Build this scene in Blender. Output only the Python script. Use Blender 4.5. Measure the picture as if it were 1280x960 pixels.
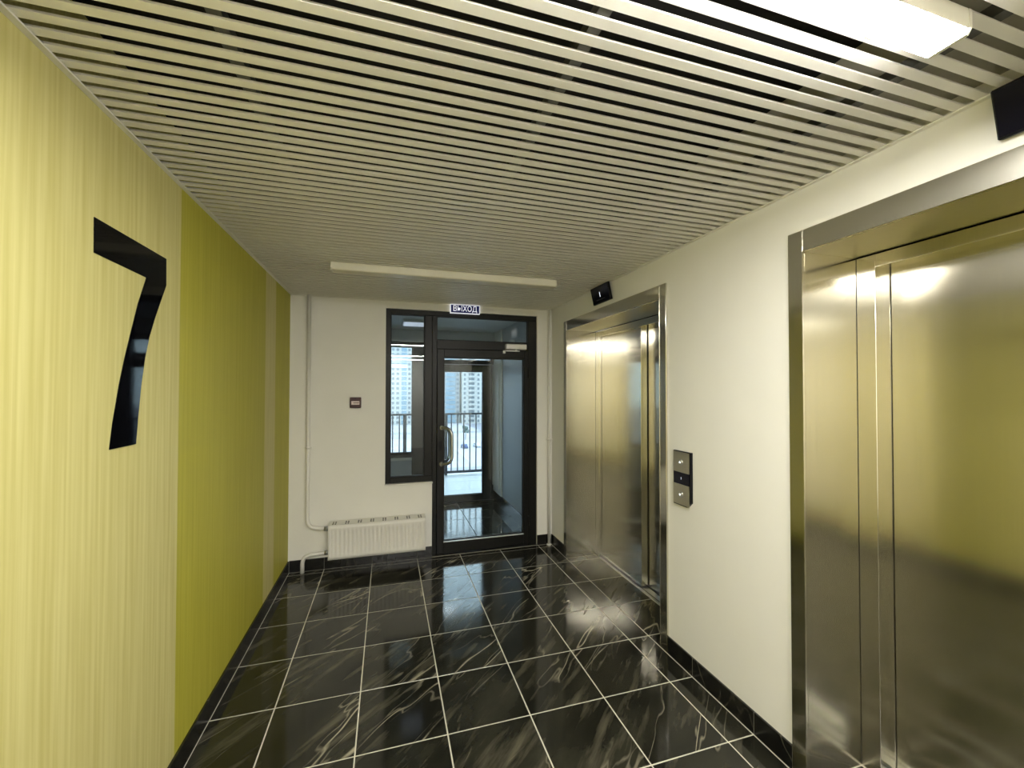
import bpy, bmesh, math, random
from mathutils import Matrix, Vector
random.seed(7)
for o in list(bpy.data.objects): bpy.data.objects.remove(o)
scene = bpy.context.scene
COL = scene.collection

# ------------------------------------------------------------------ camera
F_PX, YAW, PIT, ROL = 518.19, 0.29109, 0.01515, 0.00155
CAM = Vector((0.5272, -3.5256, 1.5760))
fwd = Vector((math.sin(YAW)*math.cos(PIT), math.cos(YAW)*math.cos(PIT), math.sin(PIT)))
rgt = Vector((math.cos(YAW), -math.sin(YAW), 0)); upv = rgt.cross(fwd)
r2 = math.cos(ROL)*rgt + math.sin(ROL)*upv
u2 = -math.sin(ROL)*rgt + math.cos(ROL)*upv
cd = bpy.data.cameras.new('camera'); cam = bpy.data.objects.new('camera', cd); COL.objects.link(cam)
cd.sensor_width = 36; cd.lens = F_PX/1280*36; cd.clip_start = 0.02; cd.clip_end = 2000
cam.matrix_world = Matrix(((r2.x, u2.x, -fwd.x, CAM.x), (r2.y, u2.y, -fwd.y, CAM.y), (r2.z, u2.z, -fwd.z, CAM.z), (0, 0, 0, 1)))
scene.camera = cam

# ------------------------------------------------------------------ world, exposure
w = bpy.data.worlds.new('overcast_sky'); scene.world = w; w.use_nodes = True
bg = w.node_tree.nodes['Background']; bg.inputs[0].default_value = (0.84, 0.93, 1.0, 1); bg.inputs[1].default_value = 1.7
vs = scene.view_settings
vs.view_transform = 'Standard'; vs.look = 'None'; vs.gamma = 1; vs.use_curve_mapping = False; vs.exposure = 1.72
LAMP_E = 40.0

# ------------------------------------------------------------------ materials
def nmat(name):
    m = bpy.data.materials.new(name); m.use_nodes = True
    return m, m.node_tree, m.node_tree.nodes['Principled BSDF']
def mat(name, col, rough=0.5, metal=0.0, emit=None, estr=0.0, noise=0.0, nscale=30.0, bump=0.0, spec=0.5):
    m, t, b = nmat(name)
    b.inputs['Base Color'].default_value = (*col, 1); b.inputs['Roughness'].default_value = rough
    b.inputs['Metallic'].default_value = metal; b.inputs['Specular IOR Level'].default_value = spec
    if emit:
        b.inputs['Emission Color'].default_value = (*emit, 1); b.inputs['Emission Strength'].default_value = estr
    if noise or bump:
        g = t.nodes.new('ShaderNodeNewGeometry'); n = t.nodes.new('ShaderNodeTexNoise')
        n.inputs['Scale'].default_value = nscale; n.inputs['Detail'].default_value = 4
        t.links.new(g.outputs['Position'], n.inputs['Vector'])
        if noise:
            mx = t.nodes.new('ShaderNodeMix'); mx.data_type = 'RGBA'
            mx.inputs[6].default_value = (*[c*(1-noise) for c in col], 1); mx.inputs[7].default_value = (*[min(1, c*(1+noise)) for c in col], 1)
            t.links.new(n.outputs['Fac'], mx.inputs[0]); t.links.new(mx.outputs[2], b.inputs['Base Color'])
        if bump:
            bp = t.nodes.new('ShaderNodeBump'); bp.inputs['Strength'].default_value = bump; bp.inputs['Distance'].default_value = 0.002
            t.links.new(n.outputs['Fac'], bp.inputs['Height']); t.links.new(bp.outputs[0], b.inputs['Normal'])
    return m

def math_node(t, op, a, bval=None):
    n = t.nodes.new('ShaderNodeMath'); n.operation = op
    for i, v in enumerate((a, bval)):
        if v is None: continue
        if isinstance(v, (int, float)): n.inputs[i].default_value = v
        else: t.links.new(v, n.inputs[i])
    return n.outputs[0]
def rgbmix(t, fac, a, b):
    mx = t.nodes.new('ShaderNodeMix'); mx.data_type = 'RGBA'
    for i, v in ((0, fac), (6, a), (7, b)):
        if isinstance(v, tuple): mx.inputs[i].default_value = (*v, 1)
        elif isinstance(v, (int, float)): mx.inputs[i].default_value = v
        else: t.links.new(v, mx.inputs[i])
    return mx.outputs[2]

def striped_paint():
    """left wall: pale straw and olive bands with a vertical combed texture"""
    m, t, b = nmat('striped_wall_paint')
    g = t.nodes.new('ShaderNodeNewGeometry'); s = t.nodes.new('ShaderNodeSeparateXYZ'); t.links.new(g.outputs['Position'], s.inputs[0])
    y = s.outputs[1]
    a1 = math_node(t, 'GREATER_THAN', y, -1.512); a2 = math_node(t, 'GREATER_THAN', y, -0.275); a3 = math_node(t, 'GREATER_THAN', y, 0.0)
    olive = math_node(t, 'ADD', math_node(t, 'SUBTRACT', a1, a2), a3)
    mp = t.nodes.new('ShaderNodeMapping'); mp.inputs['Scale'].default_value = (1, 75, 1.6); t.links.new(g.outputs['Position'], mp.inputs[0])
    n = t.nodes.new('ShaderNodeTexNoise'); n.inputs['Scale'].default_value = 1.0; n.inputs['Detail'].default_value = 3; t.links.new(mp.outputs[0], n.inputs[0])
    cr = t.nodes.new('ShaderNodeMapRange'); cr.inputs[1].default_value = 0.3; cr.inputs[2].default_value = 0.7; t.links.new(n.outputs['Fac'], cr.inputs[0])
    n2 = t.nodes.new('ShaderNodeTexNoise'); n2.inputs['Scale'].default_value = 2.2; n2.inputs['Detail'].default_value = 3; t.links.new(g.outputs['Position'], n2.inputs[0])
    straw = rgbmix(t, cr.outputs[0], (0.60, 0.54, 0.195), (0.725, 0.67, 0.29))
    oliv = rgbmix(t, cr.outputs[0], (0.48, 0.445, 0.042), (0.56, 0.52, 0.065))
    c = rgbmix(t, olive, straw, oliv)
    c2 = rgbmix(t, math_node(t, 'MULTIPLY', n2.outputs['Fac'], 0.12), c, (0.50, 0.43, 0.14))
    c2 = rgbmix(t, math_node(t, 'GREATER_THAN', y, -4.7), (0.84, 0.815, 0.73), c2)      # white paint further down the hall
    t.links.new(c2, b.inputs['Base Color']); b.inputs['Roughness'].default_value = 0.55; b.inputs['Specular IOR Level'].default_value = 0.3
    bp = t.nodes.new('ShaderNodeBump'); bp.inputs['Strength'].default_value = 0.35; bp.inputs['Distance'].default_value = 0.0015
    t.links.new(n.outputs['Fac'], bp.inputs['Height']); t.links.new(bp.outputs[0], b.inputs['Normal'])
    return m

def marble(name, base=(0.012, 0.012, 0.009), rough=0.09, vein=1.0):
    m, t, b = nmat(name)
    g = t.nodes.new('ShaderNodeNewGeometry'); oi = t.nodes.new('ShaderNodeObjectInfo')
    sc = t.nodes.new('ShaderNodeVectorMath'); sc.operation = 'SCALE'
    cv = t.nodes.new('ShaderNodeCombineXYZ'); cv.inputs[0].default_value = 7.3; cv.inputs[1].default_value = 3.1; cv.inputs[2].default_value = 11.7
    t.links.new(cv.outputs[0], sc.inputs[0]); t.links.new(oi.outputs['Random'], sc.inputs['Scale'])
    ad = t.nodes.new('ShaderNodeVectorMath'); ad.operation = 'ADD'; t.links.new(g.outputs['Position'], ad.inputs[0]); t.links.new(sc.outputs[0], ad.inputs[1])
    rt = t.nodes.new('ShaderNodeMapping'); rt.inputs['Rotation'].default_value = (0, 0, math.radians(-43)); t.links.new(ad.outputs[0], rt.inputs[0])
    mp = t.nodes.new('ShaderNodeMapping'); mp.inputs['Scale'].default_value = (0.6, 3.2, 1.5); t.links.new(rt.outputs[0], mp.inputs[0])
    def ridged(scale, width, dist):
        n = t.nodes.new('ShaderNodeTexNoise'); n.inputs['Scale'].default_value = scale; n.inputs['Detail'].default_value = 3
        n.inputs['Roughness'].default_value = 0.42; n.inputs['Distortion'].default_value = dist; t.links.new(mp.outputs[0], n.inputs[0])
        d = math_node(t, 'ABSOLUTE', math_node(t, 'SUBTRACT', n.outputs['Fac'], 0.5))
        r = t.nodes.new('ShaderNodeMapRange'); r.inputs[1].default_value = 0; r.inputs[2].default_value = width; r.inputs[3].default_value = 1; r.inputs[4].default_value = 0
        t.links.new(d, r.inputs[0]); return r.outputs[0]
    v1 = ridged(0.95, 0.0065, 0.15); v2 = ridged(1.9, 0.008, 0.2)
    def cloud(scale, lo, hi, sx, sy):
        q = t.nodes.new('ShaderNodeMapping'); q.inputs['Scale'].default_value = (sx, sy, 1); t.links.new(rt.outputs[0], q.inputs[0])
        n = t.nodes.new('ShaderNodeTexNoise'); n.inputs['Scale'].default_value = scale; n.inputs['Detail'].default_value = 6; n.inputs['Roughness'].default_value = 0.6
        t.links.new(q.outputs[0], n.inputs[0]); r = t.nodes.new('ShaderNodeMapRange'); r.inputs[1].default_value = lo; r.inputs[2].default_value = hi
        t.links.new(n.outputs['Fac'], r.inputs[0]); return r.outputs[0]
    big = cloud(2.2, 0.42, 0.75, 0.8, 1.6); streak = cloud(2.4, 0.54, 0.80, 0.9, 6.0); gate = cloud(2.0, 0.45, 0.62, 1.0, 1.3)
    c = rgbmix(t, math_node(t, 'MULTIPLY', big, vein), base, (0.045, 0.043, 0.030))
    c = rgbmix(t, math_node(t, 'MULTIPLY', streak, 0.55*vein), c, (0.22, 0.20, 0.14))
    vv = math_node(t, 'MULTIPLY', math_node(t, 'MAXIMUM', v1, math_node(t, 'MULTIPLY', v2, 0.45)), math_node(t, 'MULTIPLY', gate, vein))
    c = rgbmix(t, vv, c, (0.46, 0.42, 0.31))
    t.links.new(c, b.inputs['Base Color']); b.inputs['Roughness'].default_value = rough; b.inputs['Specular IOR Level'].default_value = 0.5
    return m

def steel(name, r_h=0.40, r_v=0.075, col=(0.66, 0.637, 0.565)):
    """vertically brushed stainless: reflections smear sideways, stay crisp upwards"""
    m = bpy.data.materials.new(name); m.use_nodes = True; t = m.node_tree
    t.nodes.remove(t.nodes['Principled BSDF'])
    out = [n for n in t.nodes if n.type == 'OUTPUT_MATERIAL'][0]
    b = t.nodes.new('ShaderNodeBsdfAnisotropic')
    r = math.sqrt(r_h*r_v); b.inputs['Roughness'].default_value = r; b.inputs['Anisotropy'].default_value = r_v/r-1
    g = t.nodes.new('ShaderNodeNewGeometry')
    cr = t.nodes.new('ShaderNodeVectorMath'); cr.operation = 'CROSS_PRODUCT'; cr.inputs[1].default_value = (0.013, 0.021, 1)
    t.links.new(g.outputs['Normal'], cr.inputs[0]); t.links.new(cr.outputs[0], b.inputs['Tangent'])
    mp = t.nodes.new('ShaderNodeMapping'); mp.inputs['Scale'].default_value = (160, 160, 1.2); t.links.new(g.outputs['Position'], mp.inputs[0])
    n = t.nodes.new('ShaderNodeTexNoise'); n.inputs['Scale'].default_value = 1.0; n.inputs['Detail'].default_value = 2; t.links.new(mp.outputs[0], n.inputs[0])
    t.links.new(rgbmix(t, n.outputs['Fac'], tuple(c*0.94 for c in col), tuple(c*1.06 for c in col)), b.inputs['Color'])
    t.links.new(b.outputs[0], out.inputs[0])
    return m

def glass(name, tint=(0.86, 0.92, 0.94), rough=0.0):
    m = bpy.data.materials.new(name); m.use_nodes = True; t = m.node_tree
    for n in list(t.nodes):
        if n.type != 'OUTPUT_MATERIAL': t.nodes.remove(n)
    out = [n for n in t.nodes if n.type == 'OUTPUT_MATERIAL'][0]
    tr = t.nodes.new('ShaderNodeBsdfTransparent'); tr.inputs[0].default_value = (*tint, 1)
    gl = t.nodes.new('ShaderNodeBsdfGlossy'); gl.inputs['Roughness'].default_value = rough
    fr = t.nodes.new('ShaderNodeFresnel'); fr.inputs[0].default_value = 1.5
    mx = t.nodes.new('ShaderNodeMixShader')
    t.links.new(fr.outputs[0], mx.inputs[0]); t.links.new(tr.outputs[0], mx.inputs[1]); t.links.new(gl.outputs[0], mx.inputs[2]); t.links.new(mx.outputs[0], out.inputs[0])
    return m

M = {}
M['wall'] = mat('warm_white_paint', (0.86, 0.845, 0.785), 0.6, noise=0.02, nscale=6, bump=0.12)
M['stripe'] = striped_paint()
M['tile'] = marble('black_marble_tile')
M['skirt'] = marble('black_marble_skirting', base=(0.006, 0.006, 0.006), rough=0.25, vein=0.22)
M['grout'] = mat('pale_grout', (0.62, 0.60, 0.50), 0.85, noise=0.06, nscale=40)
M['grout_dark'] = mat('grey_grout', (0.20, 0.195, 0.17), 0.85)
M['slat'] = mat('cream_metal_slat', (0.88, 0.86, 0.79), 0.42, noise=0.015, nscale=12)
M['void'] = mat('dark_ceiling_void', (0.013, 0.012, 0.011), 0.9, noise=0.2, nscale=9)
M['gap_light_board'] = mat('painted_gap_light', (0.42, 0.40, 0.33), 0.85, noise=0.08, nscale=20)  # lighter grey puts the lamplight in the slat gaps into the colour
M['carrier'] = mat('galvanised_carrier', (0.10, 0.10, 0.09), 0.5, metal=0.3, noise=0.1)
M['steel'] = steel('brushed_stainless')
M['steel_bright'] = steel('polished_stainless_edge', 0.3, 0.2, (0.80, 0.78, 0.72))
M['steel_flat'] = mat('satin_stainless_soffit', (0.55, 0.52, 0.43), 0.28, metal=1, noise=0.04, nscale=60)
M['chrome'] = mat('brushed_chrome', (0.52, 0.54, 0.57), 0.28, metal=1, noise=0.03, nscale=80)
M['alu'] = mat('silver_aluminium', (0.72, 0.71, 0.68), 0.4, metal=0.4, noise=0.03)
M['frame'] = mat('anthracite_frame', (0.008, 0.008, 0.007), 0.40, noise=0.05, nscale=50, spec=0.28)
M['gasket'] = mat('black_gasket', (0.006, 0.006, 0.006), 0.6, noise=0.1)
M['glass'] = glass('clear_glass')
M['white'] = mat('white_enamel', (0.80, 0.78, 0.72), 0.35, noise=0.02)
M['slot'] = mat('dark_slot', (0.03, 0.03, 0.028), 0.7, noise=0.1)
M['vinyl'] = mat('glossy_black_vinyl', (0.002, 0.002, 0.003), 0.05, noise=0.1, spec=0.08)
M['screen'] = mat('dark_display', (0.003, 0.003, 0.010), 0.15, noise=0.1, spec=0.2)
M['black'] = mat('black_plastic', (0.003, 0.003, 0.006), 0.35, noise=0.1, spec=0.2)
M['digit'] = mat('lit_digit', (0.8, 0.85, 1), 0.5, emit=(0.8, 0.88, 1), estr=0.5)
M['red'] = mat('red_plastic', (0.045, 0.002, 0.003), 0.4, noise=0.1)
M['label'] = mat('pale_label', (0.75, 0.62, 0.60), 0.5, noise=0.03)
M['signwhite'] = mat('backlit_white', (0.9, 0.9, 0.92), 0.4, emit=(0.86, 0.88, 1.0), estr=0.17)
M['signblue'] = mat('backlit_navy', (0.01, 0.012, 0.05), 0.25, emit=(0.02, 0.025, 0.12), estr=0.15)
M['diffuser'] = mat('lit_opal_diffuser', (0.9, 0.9, 0.88), 0.4, emit=(1.0, 0.975, 0.91), estr=LAMP_E)
M['diffuser_off'] = mat('unlit_opal_diffuser', (0.74, 0.70, 0.57), 0.4, noise=0.02)
M['lampbody'] = mat('lamp_housing', (0.80, 0.77, 0.66), 0.4, noise=0.02)
M['vest_wall'] = mat('vestibule_pale_grey', (0.50, 0.52, 0.54), 0.5, noise=0.02, nscale=5)  # even bluish grey on the vestibule walls, darker than the white strip
M['vest_white'] = mat('white_paint', (0.88, 0.86, 0.80), 0.6, noise=0.02)
M['balcony'] = mat('pale_balcony_tile', (0.62, 0.64, 0.66), 0.3, noise=0.05, nscale=4)
M['soffit'] = mat('balcony_soffit', (0.45, 0.43, 0.36), 0.8, noise=0.05)
M['rail'] = mat('dark_railing_paint', (0.02, 0.025, 0.035), 0.4, noise=0.1)
M['facade'] = mat('white_facade', (0.40, 0.395, 0.375), 0.8, noise=0.04, nscale=0.2)
M['facade2'] = mat('pale_grey_facade', (0.27, 0.275, 0.28), 0.8, noise=0.05, nscale=0.2)
M['window_far'] = mat('far_window', (0.13, 0.145, 0.16), 0.3, noise=0.2, nscale=0.4)
M['window_blue'] = mat('blue_glazing', (0.15, 0.23, 0.29), 0.3, noise=0.25, nscale=0.3)
M['ground'] = mat('snowy_yard', (0.36, 0.34, 0.37), 0.9, noise=0.25, nscale=0.06)
M['road'] = mat('wet_asphalt', (0.24, 0.23, 0.26), 0.7, noise=0.15, nscale=0.2)
M['foliage'] = mat('bare_dark_shrub', (0.10, 0.14, 0.13), 0.9, noise=0.3, nscale=0.6)
CARS = [mat('car_paint_%s' % n, c, 0.3, noise=0.05) for n, c in (('navy', (0.04, 0.07, 0.16)), ('silver', (0.5, 0.52, 0.55)), ('black', (0.02, 0.02, 0.025)), ('maroon', (0.2, 0.03, 0.03)))]
M['tyre'] = mat('tyre_rubber', (0.02, 0.02, 0.02), 0.8, noise=0.1)

# ------------------------------------------------------------------ helpers
def tag(o, label=None, cat=None, group=None, kind=None):
    if label: o['label'] = label
    if cat: o['category'] = cat
    if group: o['group'] = group
    if kind: o['kind'] = kind
    return o
def link(name, me, m=None, parent=None, loc=(0, 0, 0)):
    o = bpy.data.objects.new(name, me); COL.objects.link(o); o.location = loc
    if parent is not None: o.parent = parent
    if m is not None and me is not None and not me.materials: me.materials.append(m if not isinstance(m, str) else M[m])
    return o
def empty(name, loc=(0, 0, 0), parent=None):
    o = bpy.data.objects.new(name, None); COL.objects.link(o); o.location = loc; o.empty_display_size = 0.1
    if parent is not None: o.parent = parent
    return o
def add_box(bm, a, b, bevel=0.0):
    x0, y0, z0 = a; x1, y1, z1 = b
    x0, x1 = min(x0, x1), max(x0, x1); y0, y1 = min(y0, y1), max(y0, y1); z0, z1 = min(z0, z1), max(z0, z1)
    vs_ = [bm.verts.new(p) for p in ((x0, y0, z0), (x1, y0, z0), (x1, y1, z0), (x0, y1, z0), (x0, y0, z1), (x1, y0, z1), (x1, y1, z1), (x0, y1, z1))]
    fs = [bm.faces.new([vs_[i] for i in f]) for f in ((3, 2, 1, 0), (4, 5, 6, 7), (0, 1, 5, 4), (1, 2, 6, 5), (2, 3, 7, 6), (3, 0, 4, 7))]
    if bevel:
        es = list({e for f in fs for e in f.edges})
        bmesh.ops.bevel(bm, geom=es, offset=bevel, segments=1, affect='EDGES', clamp_overlap=True)
def finish(bm, name, m, parent=None, loc=(0, 0, 0), smooth=False):
    bmesh.ops.recalc_face_normals(bm, faces=bm.faces)
    me = bpy.data.meshes.new(name); bm.to_mesh(me); bm.free()
    if smooth:
        for p in me.polygons: p.use_smooth = True
    return link(name, me, m, parent, loc)
def box(name, a, b, m, parent=None, bevel=0.0, loc=(0, 0, 0)):
    bm = bmesh.new(); add_box(bm, a, b, bevel); return finish(bm, name, m, parent, loc)
def boxes(name, lst, m, parent=None, bevel=0.0, loc=(0, 0, 0)):
    bm = bmesh.new()
    for a, b in lst: add_box(bm, a, b, bevel)
    return finish(bm, name, m, parent, loc)
def add_tube(bm, pts, r, seg=14, cap=True):
    pts = [Vector(p) for p in pts]; rings = []; n = len(pts); ref = None
    for i, p in enumerate(pts):
        d = (pts[min(i+1, n-1)] - pts[max(i-1, 0)]).normalized()
        if ref is None:
            ref = Vector((0, 0, 1)) if abs(d.z) < 0.9 else Vector((1, 0, 0))
        a = (ref - d*ref.dot(d)).normalized(); ref = a; b_ = d.cross(a)
        rings.append([bm.verts.new(p + r*(math.cos(2*math.pi*k/seg)*a + math.sin(2*math.pi*k/seg)*b_)) for k in range(seg)])
    for i in range(n-1):
        for k in range(seg):
            bm.faces.new((rings[i][k], rings[i][(k+1) % seg], rings[i+1][(k+1) % seg], rings[i+1][k]))
    if cap:
        bm.faces.new(rings[0][::-1]); bm.faces.new(rings[-1])
def tube(name, pts, r, m, parent=None, seg=14, loc=(0, 0, 0)):
    bm = bmesh.new(); add_tube(bm, pts, r, seg); o = finish(bm, name, m, parent, loc)
    for p in o.data.polygons: p.use_smooth = len(p.vertices) == 4
    return o
def bend(p0, p1, p2, rad, n=8):
    """polyline p0 -> p1 -> p2 with a rounded corner at p1"""
    p0, p1, p2 = map(Vector, (p0, p1, p2)); a = p1 + (p0-p1).normalized()*rad; b = p1 + (p2-p1).normalized()*rad
    return [((1-t)**2)*a + 2*t*(1-t)*p1 + t*t*b for t in [k/n for k in range(n+1)]]
def prism(name, poly, axis, lo, hi, m, parent=None, loc=(0, 0, 0)):
    """extrude a 2D polygon along an axis: axis 'x' -> poly is (y,z)"""
    bm = bmesh.new()
    def P(u, v, t): return {'x': (t, u, v), 'y': (u, t, v), 'z': (u, v, t)}[axis]
    A = [bm.verts.new(P(u, v, lo)) for u, v in poly]; B = [bm.verts.new(P(u, v, hi)) for u, v in poly]
    bm.faces.new(A); bm.faces.new(B[::-1]); n = len(poly)
    for i in range(n): bm.faces.new((A[i], B[i], B[(i+1) % n], A[(i+1) % n]))
    return finish(bm, name, m, parent, loc)
def text_mesh(name, body, size, m, parent, mat4, extrude=0.0005, width=None, bold=0.0):
    c = bpy.data.curves.new(name, 'FONT'); c.body = body; c.size = size; c.align_x = 'CENTER'; c.align_y = 'CENTER'
    c.extrude = extrude; c.offset = bold; c.resolution_u = 3
    o = bpy.data.objects.new(name, c); COL.objects.link(o)
    dg = bpy.context.evaluated_depsgraph_get(); dg.update()
    me = bpy.data.meshes.new_from_object(o.evaluated_get(dg)); bpy.data.objects.remove(o)
    xs = [v.co.x for v in me.vertices]; ys = [v.co.y for v in me.vertices]
    sx = (width/(max(xs)-min(xs))) if width else 1.0
    cx, cy = (max(xs)+min(xs))/2, (max(ys)+min(ys))/2
    for v in me.vertices: v.co = mat4 @ Vector(((v.co.x-cx)*sx, v.co.y-cy, v.co.z))
    me.materials.clear(); return link(name, me, m, parent)

# ------------------------------------------------------------------ room measures (metres)
XL, XR = -0.29, 2.155            # side walls
YB, YN = 0.475, -7.0             # far wall (glass door), near wall behind the viewer
ZC, ZS = 2.41, 2.62              # slat underside, slab
T = 0.4                          # floor tile pitch
P_FAR = (0.142, -1.385)          # far lift portal, outer edges
P_NEAR = (-2.190, -3.717)
P_TOP = 2.232

# floor and tiles ---------------------------------------------------
floor = box('floor', (XL-0.1, YN-0.1, -0.15), (2.62, 0.50, -0.0012), 'grout'); tag(floor, kind='structure')
G = 0.0030
tile_cache = {}
def tile(x0, x1, y0, y1, parent, m='tile', z1=0.0, g=G, name='tile'):
    key = (round(x1-x0, 4), round(y1-y0, 4), m, g, z1)
    hx, hy = (x1-x0)/2-g, (y1-y0)/2-g
    if key not in tile_cache:
        bm = bmesh.new(); b = 0.0012
        lo = [bm.verts.new((sx*hx, sy*hy, -0.010)) for sx, sy in ((-1, -1), (1, -1), (1, 1), (-1, 1))]
        mi = [bm.verts.new((sx*hx, sy*hy, z1-b)) for sx, sy in ((-1, -1), (1, -1), (1, 1), (-1, 1))]
        up = [bm.verts.new((sx*(hx-b), sy*(hy-b), z1)) for sx, sy in ((-1, -1), (1, -1), (1, 1), (-1, 1))]
        bm.faces.new(up); bm.faces.new(lo[::-1])
        for A, B in ((lo, mi), (mi, up)):
            for i in range(4): bm.faces.new((A[i], A[(i+1) % 4], B[(i+1) % 4], B[i]))
        bmesh.ops.recalc_face_normals(bm, faces=bm.faces)
        me = bpy.data.meshes.new(name); bm.to_mesh(me); bm.free(); me.materials.append(M[m]); tile_cache[key] = me
    return link(name, tile_cache[key], None, parent, ((x0+x1)/2, (y0+y1)/2, 0))
xs = [XL+0.010] + [k*T for k in range(0, 6)] + [XR-0.012]
ys = [YB-0.012, 0.4] + [-k*T for k in range(0, 18)] + [YN]
for i in range(len(xs)-1):
    for j in range(len(ys)-1):
        tile(xs[i], xs[i+1], ys[j+1], ys[j], floor)
for (p1, p0) in (P_FAR, P_NEAR):      # strip of cut tiles inside each lift recess
    a, b = p0+0.062, p1-0.062
    cuts = sorted({a, b, *[-k*T for k in range(0, 12) if a+0.02 < -k*T < b-0.02]})
    for k in range(len(cuts)-1): tile(2.143, 2.448, cuts[k], cuts[k+1], floor, name='recess_tile')

# walls -------------------------------------------------------------
wl = box('wall_left', (XL-0.15, YN, -0.15), (XL, YB+0.15, ZS), 'stripe'); tag(wl, kind='structure')
for nm, a, b in (('wall_right', (XR, P_NEAR[0], -0.1), (2.44, P_FAR[1], ZS)), ('wall_right_end', (XR, P_FAR[0], -0.1), (2.44, YB+0.14, ZS)), ('wall_right_near', (XR, YN, -0.1), (2.44, P_NEAR[1], ZS)),
                 ('wall_right_lintel', (XR, P_FAR[1], P_TOP), (2.44, P_FAR[0], ZS)), ('wall_right_lintel_near', (XR, P_NEAR[1], P_TOP), (2.44, P_NEAR[0], ZS))):
    tag(box(nm, a, b, 'wall'), kind='structure')
wn = box('wall_near', (XL-0.15, YN-0.15, -0.15), (2.6, YN, ZS), 'wall'); tag(wn, kind='structure')
wsft = box('wall_shaft', (2.66, YN, -0.15), (2.74, YB+0.15, ZS), 'void'); tag(wsft, kind='structure')
DX0, DX1, SX0, SZ0, FZ1 = 0.935, 1.995, 0.508, 0.705, 2.338   # door opening, sidelight left edge and bottom, frame top
wb = boxes('wall_far', [((XL, YB, -0.1), (SX0, YB+0.14, ZS)), ((SX0, YB, -0.1), (DX0, YB+0.14, SZ0-0.012)), ((SX0, YB, FZ1), (DX1, YB+0.14, ZS)), ((DX1, YB, -0.1), (XR, YB+0.14, ZS))], 'wall'); tag(wb, kind='structure')

# skirting tiles ------------------------------------------------------
BH = 0.10
def skirting(name, runs, axis, fixed, out):
    """runs: list of (start, end); fixed: wall coordinate; out: +1/-1 direction into the room"""
    root = empty(name); tag(root, kind='structure')
    for a, b in runs:
        if axis == 'y': box('skirting_tile', (fixed, a+0.0015, 0.0), (fixed+out*0.011, b-0.0015, BH), 'skirt', root, 0.001)
        else: box('skirting_tile', (a+0.0015, fixed, 0.0), (b-0.0015, fixed+out*0.011, BH), 'skirt', root, 0.001)
    for a, b in runs:
        if axis == 'y': box('joint', (fixed, a-0.0015, 0.001), (fixed+out*0.0095, a+0.0015, BH-0.001), 'grout_dark', root)
        else: box('joint', (a-0.0015, fixed, 0.001), (a+0.0015, fixed+out*0.0095, BH-0.001), 'grout_dark', root)
    return root
def cut(a, b, step=T, off=0.0):
    c = [a] + [k*step+off for k in range(-30, 30) if a+0.02 < k*step+off < b-0.02] + [b]
    return list(zip(c[:-1], c[1:]))
skirting('baseboard_left', cut(YN, YB-0.012), 'y', XL, 1)
skirting('baseboard_right', cut(P_NEAR[0], P_FAR[1]) + cut(P_FAR[0], YB-0.012) + cut(YN, P_NEAR[1]), 'y', XR, -1)
skirting('baseboard_far', cut(XL+0.012, DX0) + cut(DX1, XR-0.012), 'x', YB, -1)

# ceiling -------------------------------------------------------------
ceil = box('ceiling', (XL-0.15, YN-0.15, ZS), (2.74, YB+0.14, ZS+0.1), 'void'); tag(ceil, kind='structure')
SP, SW, SH = 0.0499, 0.0265, 0.0085
bm = bmesh.new()      # slat channel with a thin lip along both lower edges
prof = [(-SW/2+0.0035, SH), (-SW/2+0.0030, 0.0013), (-SW/2+0.0002, 0.0011), (-SW/2, 0.0), (SW/2, 0.0), (SW/2-0.0002, 0.0011), (SW/2-0.0030, 0.0013), (SW/2-0.0035, SH)]
rows = [[bm.verts.new((x, y, z)) for y, z in prof] for x in (XL+0.004, XR-0.004)]
for k in range(len(prof)-1): bm.faces.new((rows[0][k], rows[0][k+1], rows[1][k+1], rows[1][k]))
bm.faces.new((rows[0][0], rows[1][0], rows[1][-1], rows[0][-1]))
bm.faces.new(rows[0]); bm.faces.new(rows[1][::-1])
bmesh.ops.recalc_face_normals(bm, faces=bm.faces)
slat_me = bpy.data.meshes.new('slat'); bm.to_mesh(slat_me); bm.free(); slat_me.materials.append(M['slat'])
y = -2.318 + SP/2 + SP*55
n = 0
while y > YB-0.02: y -= SP
while y > YN+0.03:
    link('slat', slat_me, None, ceil, (0, y, ZC)); y -= SP; n += 1
for x in (0.15, 0.985, 1.845):
    box('carrier_rail', (x-0.016, YN+0.01, ZC+SH), (x+0.016, YB-0.005, ZC+SH+0.03), 'carrier', ceil)
box('gap_light_board', (1.885, YN+0.01, ZC+0.045), (XR-0.002, YB-0.005, ZS-0.002), 'gap_light_board', ceil)  # added board, its pale tone stands for lamplit gaps along the right wall
for i, (a, b) in enumerate((((XL, YN, ZC-0.006), (XL+0.018, YB, ZC-0.001)), ((XR-0.018, YN, ZC-0.006), (XR, YB, ZC-0.001)), ((XL+0.018, YB-0.018, ZC-0.006), (XR-0.018, YB, ZC-0.001)))):
    tag(box('trim_%d' % (i+1), a, b, 'slat'), kind='structure')

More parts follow.
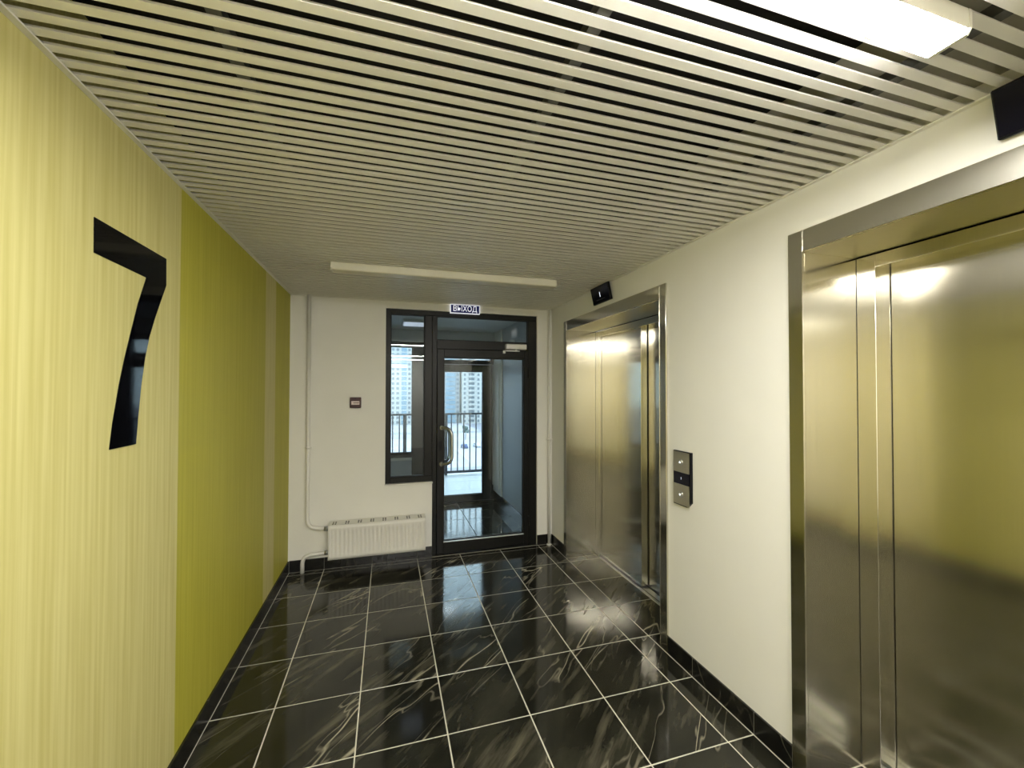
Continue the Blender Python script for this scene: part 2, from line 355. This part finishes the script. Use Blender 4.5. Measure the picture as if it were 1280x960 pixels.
# glass door, sidelight and transom --------------------------------------
YF = 0.498                        # front face of the aluminium frame
def frame_bars(name, parts, m, parent, bevel=0.003):
    for nm, a, b in parts: box(nm, a, b, m, parent, bevel)
win = empty('window_1', (0, 0, 0)); tag(win, kind='structure')
MX0, MX1 = 0.862, 0.978           # mullion between sidelight and door
D1 = YF+0.065
frame_bars('f', [('frame_post', (SX0, YF, SZ0), (0.552, D1, FZ1)), ('frame_head', (0.552, YF, 2.290), (DX1, D1, FZ1)), ('frame_sill', (0.552, YF, SZ0), (DX0+0.001, D1, 0.762)),
                 ('frame_post', (MX0, YF, 0.762), (DX0, D1, 2.290)), ('frame_post', (DX0, YF-0.004, 0.0), (MX1, D1, 2.290)),
                 ('frame_post', (1.905, YF, 0.0), (DX1, D1, 2.290)), ('frame_transom', (MX1, YF, 1.975), (1.905, D1, 2.062))], 'frame', win)
def pane(name, x0, x1, z0, z1, y, parent, bead=0.010):
    p = box(name, (x0, y, z0), (x1, y+0.006, z1), 'glass', parent)
    boxes('gasket', [((x0-0.001, y-0.012, z0-0.001), (x0+bead*.6, y+0.014, z1+0.001)), ((x1-bead*.6, y-0.012, z0-0.001), (x1+0.001, y+0.014, z1+0.001)),
                     ((x0, y-0.012, z0-0.001), (x1, y+0.014, z0+bead*.6)), ((x0, y-0.012, z1-bead*.6), (x1, y+0.014, z1+0.001))], 'gasket', parent)
    return p
pane('pane', 0.552, MX0, 0.762, 2.290, YF+0.03, win); pane('pane', MX1, 1.905, 2.062, 2.290, YF+0.03, win)
tag(box('trim_4', (SX0-0.006, YB-0.016, SZ0-0.012), (DX0+0.004, YF+0.002, SZ0+0.002), 'white', None, 0.002), kind='structure')
tag(box('trim_5', (DX0, YB, -0.05), (DX1, YB+0.14, 0.004), 'frame', None, 0.002), kind='structure')

door = empty('door_1', (0, 0, 0)); tag(door, kind='structure')
LX0, LX1, LZ0, LZ1, YD = 0.981, 1.902, 0.012, 1.972, YF-0.012
frame_bars('d', [('stile', (LX0, YD, LZ0), (1.047, D1-0.01, LZ1)), ('stile', (1.856, YD, LZ0), (LX1, D1-0.01, LZ1)),
                 ('top_rail', (1.047, YD, 1.893), (1.856, D1-0.01, LZ1)), ('bottom_rail', (1.047, YD, LZ0), (1.856, D1-0.01, 0.123))], 'frame', door)
pane('pane', 1.047, 1.856, 0.123, 1.893, YF+0.025, door)
box('threshold_strip', (1.047, YD-0.002, 0.117), (1.856, YD+0.014, 0.124), 'alu', door)
def pull(sign, y0):
    """D shaped tube handle leaning 45 degrees off the stile"""
    x0, zt, zb = 1.022, 1.215, 0.868
    dx, dy = 0.095, sign*0.055
    P = lambda s, z: Vector((x0+dx*s, y0+dy*s, z))
    pts = [P(0, zt)] + bend(P(0, zt), P(1, zt), P(1, (zt+zb)/2), 0.085) + bend(P(1, (zt+zb)/2), P(1, zb), P(0, zb), 0.085) + [P(0, zb)]
    h = tube('handle', pts, 0.0145, 'chrome', door)
    for z in (zt, zb):
        tube('rose', [(x0, y0, z), (x0+0.004, y0+sign*0.010, z)], 0.021, 'chrome', h, 16)
    return h
pull(-1, YD); pull(1, D1-0.01)
cl = box('door_closer', (1.655, YD-0.045, 1.985), (1.872, YF+0.001, 2.040), 'alu', door, 0.006)
boxes('closer_arm', [((1.640, YD-0.034, 1.966), (1.80, YD-0.020, 1.976)), ((1.755, YD-0.036, 1.972), (1.775, YD-0.018, 1.986)), ((1.630, YD-0.034, 1.945), (1.650, YD, 1.976))], 'alu', cl)
box('lock_plate', (1.000, YD-0.003, 1.00), (1.030, YD, 1.09), 'black', door, 0.001)
for z in (0.25, 1.0, 1.75): tube('hinge', [(1.903, YD-0.006, z-0.05), (1.903, YD-0.006, z+0.05)], 0.009, 'frame', door, 10)

# lift portals ----------------------------------------------------------
def elevator(p, label, front_far, frontname='elevator_doorway'):
    y1, y0 = p
    e = empty(frontname, (XR, (y0+y1)/2, 0)); oy = (y0+y1)/2
    tag(e, label, 'elevator', 'stainless steel elevator doorways')
    def B(name, a, b, m, bevel=0.0, parent=e):
        return box(name, (a[0]-XR, a[1]-oy, a[2]), (b[0]-XR, b[1]-oy, b[2]), m, parent, bevel)
    TW, TH, XT = 0.062, 0.088, XR-0.012
    B('side_trim', (XT, y1-TW, 0), (XR+0.002, y1, P_TOP), 'steel', 0.0015)
    B('side_trim', (XT, y0, 0), (XR+0.002, y0+TW, P_TOP), 'steel', 0.0015)
    B('head_trim', (XT, y0+TW, P_TOP-TH), (XR+0.002, y1-TW, P_TOP), 'steel', 0.0012)
    for yy, s in ((y1-TW, 1), (y0+TW, -1)):
        B('edge_strip', (XT-0.0025, yy-0.002*(s > 0), 0), (XT+0.004, yy+0.002*(s < 0)+0.001*s, P_TOP), 'steel_bright')
    zi = P_TOP-TH
    B('reveal', (XR+0.002, y1-TW, 0), (2.45, y1-TW+0.012, zi), 'steel'); B('reveal', (XR+0.002, y0+TW-0.012, 0), (2.45, y0+TW, zi), 'steel')
    B('soffit', (XR+0.002, y0+TW-0.012, zi), (2.45, y1-TW+0.012, zi+0.012), 'steel_flat')
    J = 0.072; a, b = y0+TW+J, y1-TW-J
    for ya, yb in ((y1-TW-J, y1-TW), (y0+TW, y0+TW+J)): B('jamb', (2.45, ya, 0.003), (2.60, yb, zi-0.004), 'steel', 0.0012)
    h = B('header', (2.45, a, 2.087), (2.60, b, zi-0.004), 'steel', 0.0012)
    B('header_lip', (2.4485, a, 2.0865), (2.4525, b, 2.0905), 'steel_bright', 0, h)
    mid = (a+b)/2; XA, XB = 2.476, 2.540
    fa, fb, ra, rb = (mid-0.012, b-0.004, a+0.004, mid+0.03) if front_far else (a+0.004, mid+0.012, mid-0.03, b-0.002)
    B('door_panel', (XA, fa, 0.012), (XA+0.056, fb, 2.10), 'steel', 0.0015)
    B('door_panel', (XB, ra, 0.012), (XB+0.035, rb, 2.10), 'steel', 0.0015)
    B('gap_seal', (XA+0.056, (mid-0.006 if front_far else mid-0.004), 0.012), (XB, (mid+0.004 if front_far else mid+0.006), 2.10), 'gasket')
    s = B('sill', (2.450, a, -0.012), (2.60, b, 0.004), 'chrome')
    for x in (2.470, 2.530): B('sill_groove', (x, a, 0.004), (x+0.006, b, 0.0048), 'gasket', 0, s)
    for yy in (y1-TW-0.0015, ): B('seam', (2.4497, yy-0.0003, 0.003), (2.4515, yy+0.001, zi-0.004), 'gasket')
    return e
elevator(P_FAR, 'stainless steel elevator doorway beside the glass exit door', True)
elevator(P_NEAR, 'stainless steel elevator doorway on the far side of the call button panel from the exit door', False)

def display(y0, y1, label, digit):
    """tilted landing display hung where the right wall meets the ceiling"""
    W, H, D = y1-y0, 0.135, 0.022
    r = empty('floor_display', (XR, (y0+y1)/2, 2.270)); tag(r, label, 'display', 'elevator floor displays')
    tilt = math.radians(13)
    Rm = Matrix.Rotation(-tilt, 4, 'Y')
    body = bmesh.new(); add_box(body, (-D, -W/2, 0), (0, W/2, H), 0.003); bmesh.ops.transform(body, matrix=Rm, verts=body.verts)
    b = finish(body, 'casing', 'black', r)
    s = bmesh.new(); add_box(s, (-D-0.001, -W/2+0.006, 0.006), (-D+0.004, W/2-0.006, H-0.006)); bmesh.ops.transform(s, matrix=Rm, verts=s.verts)
    finish(s, 'screen', 'screen', r)
    bk = bmesh.new(); add_box(bk, (-0.030, -W/4, 0.02), (0.0, W/4, 0.11)); finish(bk, 'bracket', 'black', r)
    if digit:
        # local text x -> -y (read from the room), text y -> up, text z -> towards the room
        base = Matrix(((0, 0, -1, -D-0.0012), (-1, 0, 0, 0), (0, 1, 0, H*0.5), (0, 0, 0, 1)))
        text_mesh('digit', digit, 0.055, 'digit', r, Rm @ base, 0.0004)
    return r
display(-0.752, -0.480, 'small tilted dark display showing a white 1 above the elevator by the exit door', '1')
display(-3.097, -2.824, 'blank tilted dark display above the elevator past the call button panel', None)

# ceiling lamps -----------------------------------------------------------
def lamp(yc, label, lit):
    x0, x1 = 0.168, 1.746; L = x1-x0
    r = empty('ceiling_lamp', ((x0+x1)/2, yc, ZC)); tag(r, label, 'lamp', 'batten ceiling lamps')
    W = 0.078
    box('housing', (-L/2+0.006, -W/2, -0.0450), (L/2-0.006, W/2, 0.0), 'lampbody', r, 0.002)
    prism('diffuser', [(-W/2+0.001, -0.042), (-W/2+0.001, -0.0475), (-W/2+0.005, -0.0515), (W/2-0.005, -0.0515), (W/2-0.001, -0.0475), (W/2-0.001, -0.042)], 'x', -L/2+0.008, L/2-0.008, 'diffuser' if lit else 'diffuser_off', r)
    cap = [(-W/2-0.001, 0.0), (-W/2-0.001, -0.040), (-W/2+0.006, -0.053), (W/2-0.006, -0.053), (W/2+0.001, -0.040), (W/2+0.001, 0.0)]
    prism('end_cap', cap, 'x', -L/2, -L/2+0.010, 'lampbody', r); prism('end_cap', cap, 'x', L/2-0.010, L/2, 'lampbody', r)
    tube('cable_loop', [(L/2+0.001, 0.01, -0.02), (L/2+0.02, 0.012, -0.022), (L/2+0.035, 0.005, -0.012), (L/2+0.04, 0.0, 0.001)], 0.004, 'lampbody', r, 8)
    return r
lamp(-2.918, 'lit white batten lamp on the slatted ceiling by the elevator past the call panel', True)
lamp(-0.590, 'unlit cream batten lamp on the slatted ceiling before the exit door', False)
lamp(-5.260, 'lit white batten lamp on the slatted ceiling over the hall behind', True)
lamp(-6.430, 'added unseen lit batten lamp on the slatted ceiling next to the near wall', True)  # extra lamp out of view, added to brighten the ceiling and far end

# large wall numeral 7 ------------------------------------------------------
seven = [(-2.038, 2.075), (-1.632, 2.077), (-1.630, 1.975), (-1.669, 1.905), (-1.706, 1.838), (-1.741, 1.765), (-1.766, 1.690), (-1.786, 1.600), (-1.803, 1.487), (-1.814, 1.392),
         (-1.953, 1.392), (-1.939, 1.472), (-1.909, 1.594), (-1.884, 1.674), (-1.855, 1.755), (-1.813, 1.868), (-1.764, 1.970), (-2.036, 1.972)]
tag(prism('wall_numeral', [(a+1.83, b-1.39) for a, b in seven], 'x', 0.0, 0.0025, 'vinyl', None, (XL, -1.83, 1.39)), 'large glossy black number 7 on the pale straw part of the wall', 'numeral')

# exit sign ------------------------------------------------------------------
sg = empty('exit_sign', (1.243, YB-0.003, 2.318)); tag(sg, 'small backlit sign with white Cyrillic letters on navy above the glass door', 'sign')
box('casing', (-0.146, -0.022, 0.0), (0.146, 0.003, 0.088), 'signwhite', sg, 0.002)
box('face', (-0.138, -0.0235, 0.007), (0.138, -0.0215, 0.081), 'signblue', sg)
text_mesh('lettering', '\u0412\u042b\u0425\u041e\u0414', 0.075, 'signwhite', sg, Matrix(((1, 0, 0, 0.0), (0, 0, -1, -0.0238), (0, 1, 0, 0.044), (0, 0, 0, 1))), 0.0006, width=0.232, bold=0.0006)

# fire alarm call point --------------------------------------------------------
fa = empty('fire_call_point', (0.25, YB, 1.415)); tag(fa, 'small dark red fire alarm call point on the white wall', 'fire alarm')
box('casing', (-0.047, -0.035, 0.0), (0.047, 0.0, 0.096), 'red', fa, 0.004)
box('cover', (-0.040, -0.039, 0.012), (0.040, -0.034, 0.072), 'red', fa, 0.002)
box('label_plate', (-0.034, -0.0405, 0.030), (0.034, -0.0385, 0.062), 'label', fa)
box('key_hole', (-0.004, -0.0365, 0.080), (0.004, -0.0345, 0.088), 'black', fa)
box('label_print', (-0.018, -0.0412, 0.042), (0.030, -0.0402, 0.048), 'red', fa)

# call button panel -------------------------------------------------------------
cp = empty('call_panel', (XR, -1.528, 0.918)); tag(cp, 'metal elevator call panel with two round buttons on the white wall', 'call panel')
hw, hh = 0.071, 0.310
prism('backplate', [(-hw, 0.03), (-hw+0.030, 0.0), (hw, 0.0), (hw, hh), (-hw, hh)], 'x', -0.016, 0.0, 'black', cp)
for z0, z1 in ((0.006, 0.122), (0.190, 0.306)):
    pl = box('button_plate', (-0.020, -hw+0.008, z0), (-0.014, hw-0.002, z1), 'steel_flat', cp, 0.001)
    zc = (z0+z1)/2
    tube('button_ring', [(-0.0195, 0.004, zc), (-0.023, 0.004, zc)], 0.019, 'chrome', pl, 20)
    tube('button', [(-0.0220, 0.004, zc), (-0.026, 0.004, zc)], 0.0145, 'steel_flat', pl, 18)
    up = z0 > 0.15; s = 1 if up else -1
    prism('arrow', [(-0.005, zc-0.004*s), (0.013, zc-0.004*s), (0.004, zc+0.007*s)], 'x', -0.0266, -0.0258, 'digit', pl)
box('indicator', (-0.0175, -hw+0.008, 0.122), (-0.0155, hw-0.002, 0.190), 'screen', cp)
text_mesh('indicator_digit', '1', 0.02, 'digit', cp, Matrix(((0, 0, -1, -0.0178), (-1, 0, 0, 0.004), (0, 1, 0, 0.156), (0, 0, 0, 1))), 0.0003)

# radiator ------------------------------------------------------------------------
RX0, RX1, RZ0, RZ1, RY0, RY1 = 0.049, 0.862, 0.128, 0.416, 0.315, 0.457
ra = empty('radiator', ((RX0+RX1)/2, RY1, RZ0)); tag(ra, 'low white ribbed panel radiator on the white wall below the sidelight', 'radiator')
L, H, D = RX1-RX0, RZ1-RZ0, RY1-RY0
def rad_panel(name, y, s):
    """pressed steel panel: flutes as a cosine wave that dies out at the top and bottom"""
    NX, zs = 24*8, [0.0, 0.028, 0.050, 0.060, H-0.062, H-0.052, H-0.030, H]
    amp = [0, 0, 0.55, 1, 1, 0.55, 0, 0]
    bm = bmesh.new(); front = []
    for z, a in zip(zs, amp):
        row = []
        for i in range(NX+1):
            u = i/NX; x = -L/2 + u*L; m_ = min(u, 1-u)*L
            k = a if m_ > 0.02 else 0
            row.append(bm.verts.new((x, y + s*0.008*k*(0.5-0.5*math.cos(2*math.pi*24*u))**0.7, z)))
        front.append(row)
    for j in range(len(zs)-1):
        for i in range(NX): bm.faces.new((front[j][i], front[j][i+1], front[j+1][i+1], front[j+1][i]))
    o = finish(bm, name, 'white', ra, smooth=True)
    md = o.modifiers.new('thick', 'SOLIDIFY'); md.thickness = 0.004; md.offset = 0
    return o
rad_panel('front_panel', -D+0.002, 1); box('back_panel', (-L/2, -0.016, 0), (L/2, -0.008, H), 'white', ra)
for s in (-1, 1): box('side_cover', (s*L/2-0.002, -D, 0.0), (s*L/2+0.002, -0.006, H+0.004), 'white', ra, 0.001)
g = box('top_grille', (-L/2, -D, H-0.002), (L/2, -0.006, H+0.004), 'white', ra, 0.001)
for k in range(8):
    xc = -L/2 + 0.045 + k*(L-0.09)/7
    boxes('vent_slot', [((xc+dx-0.006, yy, H+0.004), (xc+dx+0.006, yy+0.020, H+0.0046)) for dx in (-0.012, 0.008) for yy in (-D+0.022, -D+0.052, -D+0.082)], 'slot', g)
boxes('convector_fins', [((-L/2+0.02+k*0.03, -D+0.02, 0.03), (-L/2+0.022+k*0.03, -0.02, H-0.03)) for k in range(27)], 'white', ra)
for s in (-1, 1): box('wall_bracket', (s*0.3-0.02, -0.010, 0.05), (s*0.3+0.02, YB-RY1, H-0.05), 'white', ra)

# heating pipes ----------------------------------------------------------------------
pr, py = 0.0165, 0.438
hp = empty('heating_pipe', (-0.134, py, 0.0)); tag(hp, 'white heating pipe running down the wall into the radiator top', 'pipe', 'white heating pipes')
pts = [(0.0, 0, ZC-0.004)] + bend((0, 0, ZC), (0.0, 0, 0.377), (0.17, 0, 0.360), 0.085) + [(0.160, 0, 0.361)]
tube('pipe', pts, pr, 'white', hp)
def clamp(parent, z):
    c = tube('clamp', [(0, 0, z-0.010), (0, 0, z+0.010)], pr+0.004, 'white', parent)
    box('clamp_foot', (-0.004, 0.0, z-0.006), (0.004, YB-py, z+0.006), 'white', c)
    for s in (-1, 1): box('clamp_ear', (s*pr, -0.006, z-0.008), (s*(pr+0.017), 0.004, z+0.008), 'white', c)
clamp(hp, 1.075)
tube('valve', [(0.135, 0, 0.3635), (0.172, 0, 0.360)], 0.021, 'chrome', hp)
rp = empty('heating_pipe', (-0.168, py, 0.0)); tag(rp, 'short bent white pipe rising from the floor into the radiator bottom', 'pipe', 'white heating pipes')
pts = [(0, -0.01, 0.001)] + bend((0, -0.01, 0), (0, -0.01, 0.150), (0.20, 0, 0.155), 0.075) + [(0.205, 0, 0.155)]
tube('pipe', pts, pr, 'white', rp); tube('valve', [(0.175, 0, 0.155), (0.207, 0, 0.155)], 0.021, 'chrome', rp)
vp = empty('heating_pipe', (2.112, py, 0.0)); tag(vp, 'straight white heating pipe in the corner between exit door and elevator', 'pipe', 'white heating pipes')
tube('pipe', [(0, 0, 0.0), (0, 0, ZC-0.004)], 0.0155, 'white', vp); clamp(vp, 1.075)
tube('floor_collar', [(0, 0, 0.0), (0, 0, 0.012)], 0.024, 'white', vp)

# ------------------------------------------------------------------ vestibule behind the glass door
VX0, VX1, VY0, VY1, VZ = -0.60, 2.010, YB+0.14, 2.30, 2.40
vf = box('floor_vestibule', (VX0, VY0-0.12, -0.15), (VX1+0.2, VY1+0.07, -0.0012), 'grout_dark'); tag(vf, kind='structure')
vx = [VX0] + [1.46-0.6*k for k in (3, 2, 1, 0)] + [VX1]; vy = [VY0-0.02, 0.92, 1.52, 2.12, VY1]
for i in range(len(vx)-1):
    for j in range(len(vy)-1): tile(vx[i], vx[i+1], vy[j], vy[j+1], vf)
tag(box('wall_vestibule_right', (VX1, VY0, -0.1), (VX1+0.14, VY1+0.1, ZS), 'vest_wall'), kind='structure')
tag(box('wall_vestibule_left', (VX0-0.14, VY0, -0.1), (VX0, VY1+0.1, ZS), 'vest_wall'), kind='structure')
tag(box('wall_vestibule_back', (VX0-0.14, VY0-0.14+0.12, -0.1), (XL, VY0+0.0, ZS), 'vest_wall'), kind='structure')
vc = box('ceiling_vestibule', (VX0-0.14, VY0-0.005, VZ), (VX1+0.14, VY1+0.1, VZ+0.1), 'vest_white'); tag(vc, kind='structure')
tag(box('baseboard_vestibule_right', (VX1-0.012, VY0, 0.0), (VX1, VY1-0.02, 0.145), 'skirt', None, 0.001), kind='structure')
tag(box('trim_6', (VX1-0.02, 1.88, 0.145), (VX1, VY1-0.012, VZ), 'vest_white'), kind='structure')
mc = empty('meter_cabinet', (VX1-0.02, 2.09, 0.224)); tag(mc, 'tall shallow white cabinet on the wall behind the glass door', 'cabinet')
box('door', (-0.016, -0.14, 0.0), (0.0, 0.19, 1.72), 'vest_white', mc, 0.002); box('grip', (-0.028, -0.125, 0.72), (-0.014, -0.10, 0.98), 'alu', mc, 0.002)
tag(box('wall_lamp', (VX1-0.05, 1.30, 2.10), (VX1, 1.38, 2.19), 'vest_white', None, 0.004), 'small white box lamp high on the vestibule wall behind the glass', 'lamp')
vl = empty('vestibule_lamp', (0.85, 1.55, VZ)); tag(vl, 'square white lamp on the vestibule ceiling behind the glass', 'lamp')
box('housing', (-0.16, -0.16, -0.035), (0.16, 0.16, 0), 'white', vl, 0.003); box('diffuser', (-0.145, -0.145, -0.042), (0.145, 0.145, -0.034), 'signwhite', vl, 0.002)
tag(box('trim_7', (VX0, VY1-0.06, 2.235), (VX1, VY1+0.0, VZ), 'vest_wall'), kind='structure')

# outer glazed wall of the vestibule
FY = VY1; fd = 0.065
wo = empty('window_2'); tag(wo, kind='structure')
fx0 = 0.545
frame_bars('o', [('frame_post', (fx0-0.055, FY, 0.62), (fx0+0.01, FY+fd, 2.235)), ('frame_head', (fx0+0.01, FY, 2.165), (VX1, FY+fd, 2.235)), ('frame_sill', (fx0+0.01, FY, 0.66), (0.845, FY+fd, 0.725)),
                 ('frame_post', (0.845, FY, 0.0), (1.05, FY+fd, 2.165)), ('frame_post', (1.05, FY+0.002, 0.0), (1.215, FY+fd, 2.165)), ('frame_post', (1.955, FY, 0.0), (VX1, FY+fd, 2.165)),
                 ('frame_transom', (1.215, FY, 1.945), (1.955, FY+fd, 2.00))], 'frame', wo)
pane('pane', fx0+0.01, 0.845, 0.725, 2.165, FY+0.03, wo); pane('pane', 1.215, 1.955, 2.00, 2.165, FY+0.03, wo)
tag(box('trim_8', (VX0, FY-0.03, 0.625), (0.845, FY+0.02, 0.66), 'white', None, 0.002), kind='structure')
tag(boxes('wall_vestibule_outer', [((VX0, FY, -0.1), (0.845, FY+0.14, 0.625)), ((VX0, FY, 0.625), (fx0-0.055, FY+0.14, ZS)), ((fx0-0.055, FY+0.001, 2.235), (VX1+0.14, FY+0.14, ZS))], 'vest_wall'), kind='structure')
d2 = empty('door_2'); tag(d2, kind='structure')
frame_bars('d2', [('stile', (1.220, FY-0.012, 0.012), (1.285, FY+0.055, 1.940)), ('stile', (1.835, FY-0.012, 0.012), (1.950, FY+0.055, 1.940)),
                  ('top_rail', (1.285, FY-0.012, 1.840), (1.835, FY+0.055, 1.940)), ('bottom_rail', (1.285, FY-0.012, 0.012), (1.835, FY+0.055, 0.098))], 'frame', d2)
pane('pane', 1.285, 1.835, 0.098, 1.840, FY+0.022, d2)
box('door_closer', (1.62, FY-0.05, 1.945), (1.82, FY-0.012, 1.995), 'frame', d2, 0.004)
tag(box('trim_9', (1.215, FY-0.005, -0.05), (1.955, FY+0.14, 0.006), 'frame', None, 0.002), kind='structure')

# balcony -----------------------------------------------------------------------------
RYB = 4.22
bf = box('floor_balcony', (-3.0, FY+0.07, -0.25), (6.0, RYB+0.12, -0.0015), 'grout'); tag(bf, kind='structure')
bxs = [-3.0+0.6*k for k in range(16)]; bys = [FY+0.145, 3.02, 3.62, RYB+0.12]
for i in range(len(bxs)-1):
    for j in range(len(bys)-1): tile(bxs[i], bxs[i+1], bys[j], bys[j+1], bf, 'balcony')
tag(box('ceiling_balcony', (-3.0, FY+0.14, 2.62), (6.0, RYB+0.1, 2.8), 'soffit'), kind='structure')
tag(boxes('wall_facade', [((-3.0, FY, -0.25), (VX0-0.14, FY+0.14, 2.8)), ((VX1+0.14, FY, -0.25), (6.0, FY+0.14, 2.8))], 'vest_white'), kind='structure')
rl = empty('balcony_railing', (1.5, RYB, 0)); tag(rl, 'dark metal balcony railing with upright bars outside the glass', 'railing')
box('top_rail', (-4.4, -0.025, 1.115), (4.4, 0.025, 1.150), 'rail', rl, 0.003); box('bottom_rail', (-4.4, -0.018, 0.030), (4.4, 0.018, 0.075), 'rail', rl, 0.003)
me_bar = None
for k in range(-36, 37):
    x = 0.117*k + 0.05
    if me_bar is None:
        b = box('bar', (-0.010, -0.010, 0.075), (0.010, 0.010, 1.115), 'rail', rl); me_bar = b.data; b.location.x = x
    else: link('bar', me_bar, None, rl, (x, 0, 0))
for x in (-3.0, -0.68, 0.12-0.05, 2.4, 4.3): box('post', (x-0.025, -0.022, 0.0), (x+0.025, 0.022, 1.115), 'rail', rl, 0.002)

# ------------------------------------------------------------------ the yard and the tower blocks far outside
ZG = -20.0
tag(box('ground', (-300, 6.5, ZG-1), (400, 700, ZG), 'ground'), kind='structure')
tag(boxes('road', [((-150, 95, ZG), (250, 112, ZG+0.05)), ((48, 112, ZG), (58, 300, ZG+0.05)), ((-150, 205, ZG), (250, 213, ZG+0.05))], 'road'), kind='structure')
def tower(name, x0, x1, y, ztop, label, bays, floor_h=3.0, depth=18, m='facade'):
    """bays: list of (x, width, kind) across the front; each floor repeats them"""
    r = empty(name, ((x0+x1)/2, y, ZG)); tag(r, label, 'building', 'tower blocks beyond the yard')
    ox = (x0+x1)/2; Hh = ztop-ZG
    box('body', (x0-ox, 0, 0), (x1-ox, depth, Hh), m, r)
    box('roof_parapet', (x0-ox-0.3, -0.3, Hh), (x1-ox+0.3, depth+0.3, Hh+0.9), 'facade2', r)
    nf = int(Hh//floor_h)
    win, blue, slab, fr = [], [], [], []
    for f in range(nf):
        z = f*floor_h
        for bx, bw, k in bays:
            a, b = bx-ox-bw/2, bx-ox+bw/2
            if k == 'w':
                win.append(((a, -0.06, z+0.9), (b, 0.1, z+2.4))); fr.append(((a-0.15, -0.10, z+0.75), (b+0.15, 0.0, z+0.9)))
            elif k == 'b':
                blue.append(((a, -0.5, z+0.5), (b, 0.1, z+2.8)))
            elif k == 'l':
                slab.append(((a, -1.3, z), (b, 0.0, z+1.0))); win.append(((a+0.4, -0.05, z+1.0), (b-0.4, 0.1, z+2.5)))
    for nm, lst, mm in (('windows', win, 'window_far'), ('blue_glazing', blue, 'window_blue'), ('balconies', slab, 'facade'), ('sills', fr, 'facade2')):
        if lst: tag(boxes(nm, lst, mm, r), kind='stuff')
    return r
tower('tower_block', -14, 17.5, 262, 70, 'pale tower block with a blue glazed strip seen through the sidelight',
      [(-11, 1.6, 'w'), (-7, 1.6, 'w'), (-3.5, 2.6, 'l'), (0.5, 1.6, 'w'), (3.6, 1.4, 'w'), (6.4, 1.6, 'w'), (10.2, 3.2, 'b'), (13.4, 1.5, 'w'), (16, 1.5, 'w')])
tower('tower_block', 34, 45.6, 266, 70, 'tower block with broad blue glazed bays seen through the door glass', [(39.6, 6.4, 'b'), (35.6, 0.8, 'w'), (44.2, 1.6, 'w')], m='facade2')
tower('tower_block', 46.6, 66, 262, 70, 'white tower block with a stack of balconies seen through the door glass', [(48.2, 1.4, 'w'), (52.6, 4.6, 'l'), (57.2, 1.4, 'w'), (60, 1.4, 'w'), (63.4, 3.4, 'l')])
car_src = None
def car(x, y, rz, m, label):
    r = empty('car', (x, y, ZG)); r.rotation_euler.z = rz; tag(r, label, 'car', 'cars parked in the yard')
    prism('body', [(-2.1, 0.35), (-2.1, 0.85), (-1.2, 0.95), (-0.7, 1.45), (0.9, 1.45), (1.6, 0.98), (2.15, 0.88), (2.15, 0.35)], 'y', -0.85, 0.85, m, r)
    prism('glazing', [(-1.05, 0.98), (-0.65, 1.38), (0.85, 1.38), (1.4, 0.98)], 'y', -0.87, 0.87, 'window_far', r)
    for xx in (-1.35, 1.35):
        for s in (-1, 1): tube('wheel', [(xx, s*0.70, 0.33), (xx, s*0.90, 0.33)], 0.33, 'tyre', r, 10)
names = ['dark blue', 'silver', 'black', 'maroon']
for k in range(4):
    c = k % 4
    car(28+k*5.2, 150+((k*7) % 5), math.pi/2+0.1, CARS[c], '%s car parked in the yard beyond the balcony railing' % names[c])
def shrub(x, y, h, label):
    r = empty('bare_tree', (x, y, ZG)); tag(r, label, 'tree', 'trees in the yard')
    tube('trunk', [(0, 0, 0), (0.1, 0, h*0.5), (0, 0.1, h*0.75)], 0.15, 'foliage', r, 8)
    bm = bmesh.new()
    for _ in range(26):
        v = Vector((random.gauss(0, 1), random.gauss(0, 1), random.gauss(0, 1))).normalized()*random.uniform(.3, 1)
        c = Vector((v.x*h*0.28, v.y*h*0.28, h*0.68+v.z*h*0.3)); bmesh.ops.create_icosphere(bm, subdivisions=1, radius=h*random.uniform(.06, .12), matrix=Matrix.Translation(c))
    finish(bm, 'crown', 'foliage', r)
shrub(33, 175, 7, 'taller dark leafless tree in the yard in front of the tower blocks')
shrub(43, 160, 4.5, 'shorter dark leafless tree in the yard near the parked cars')
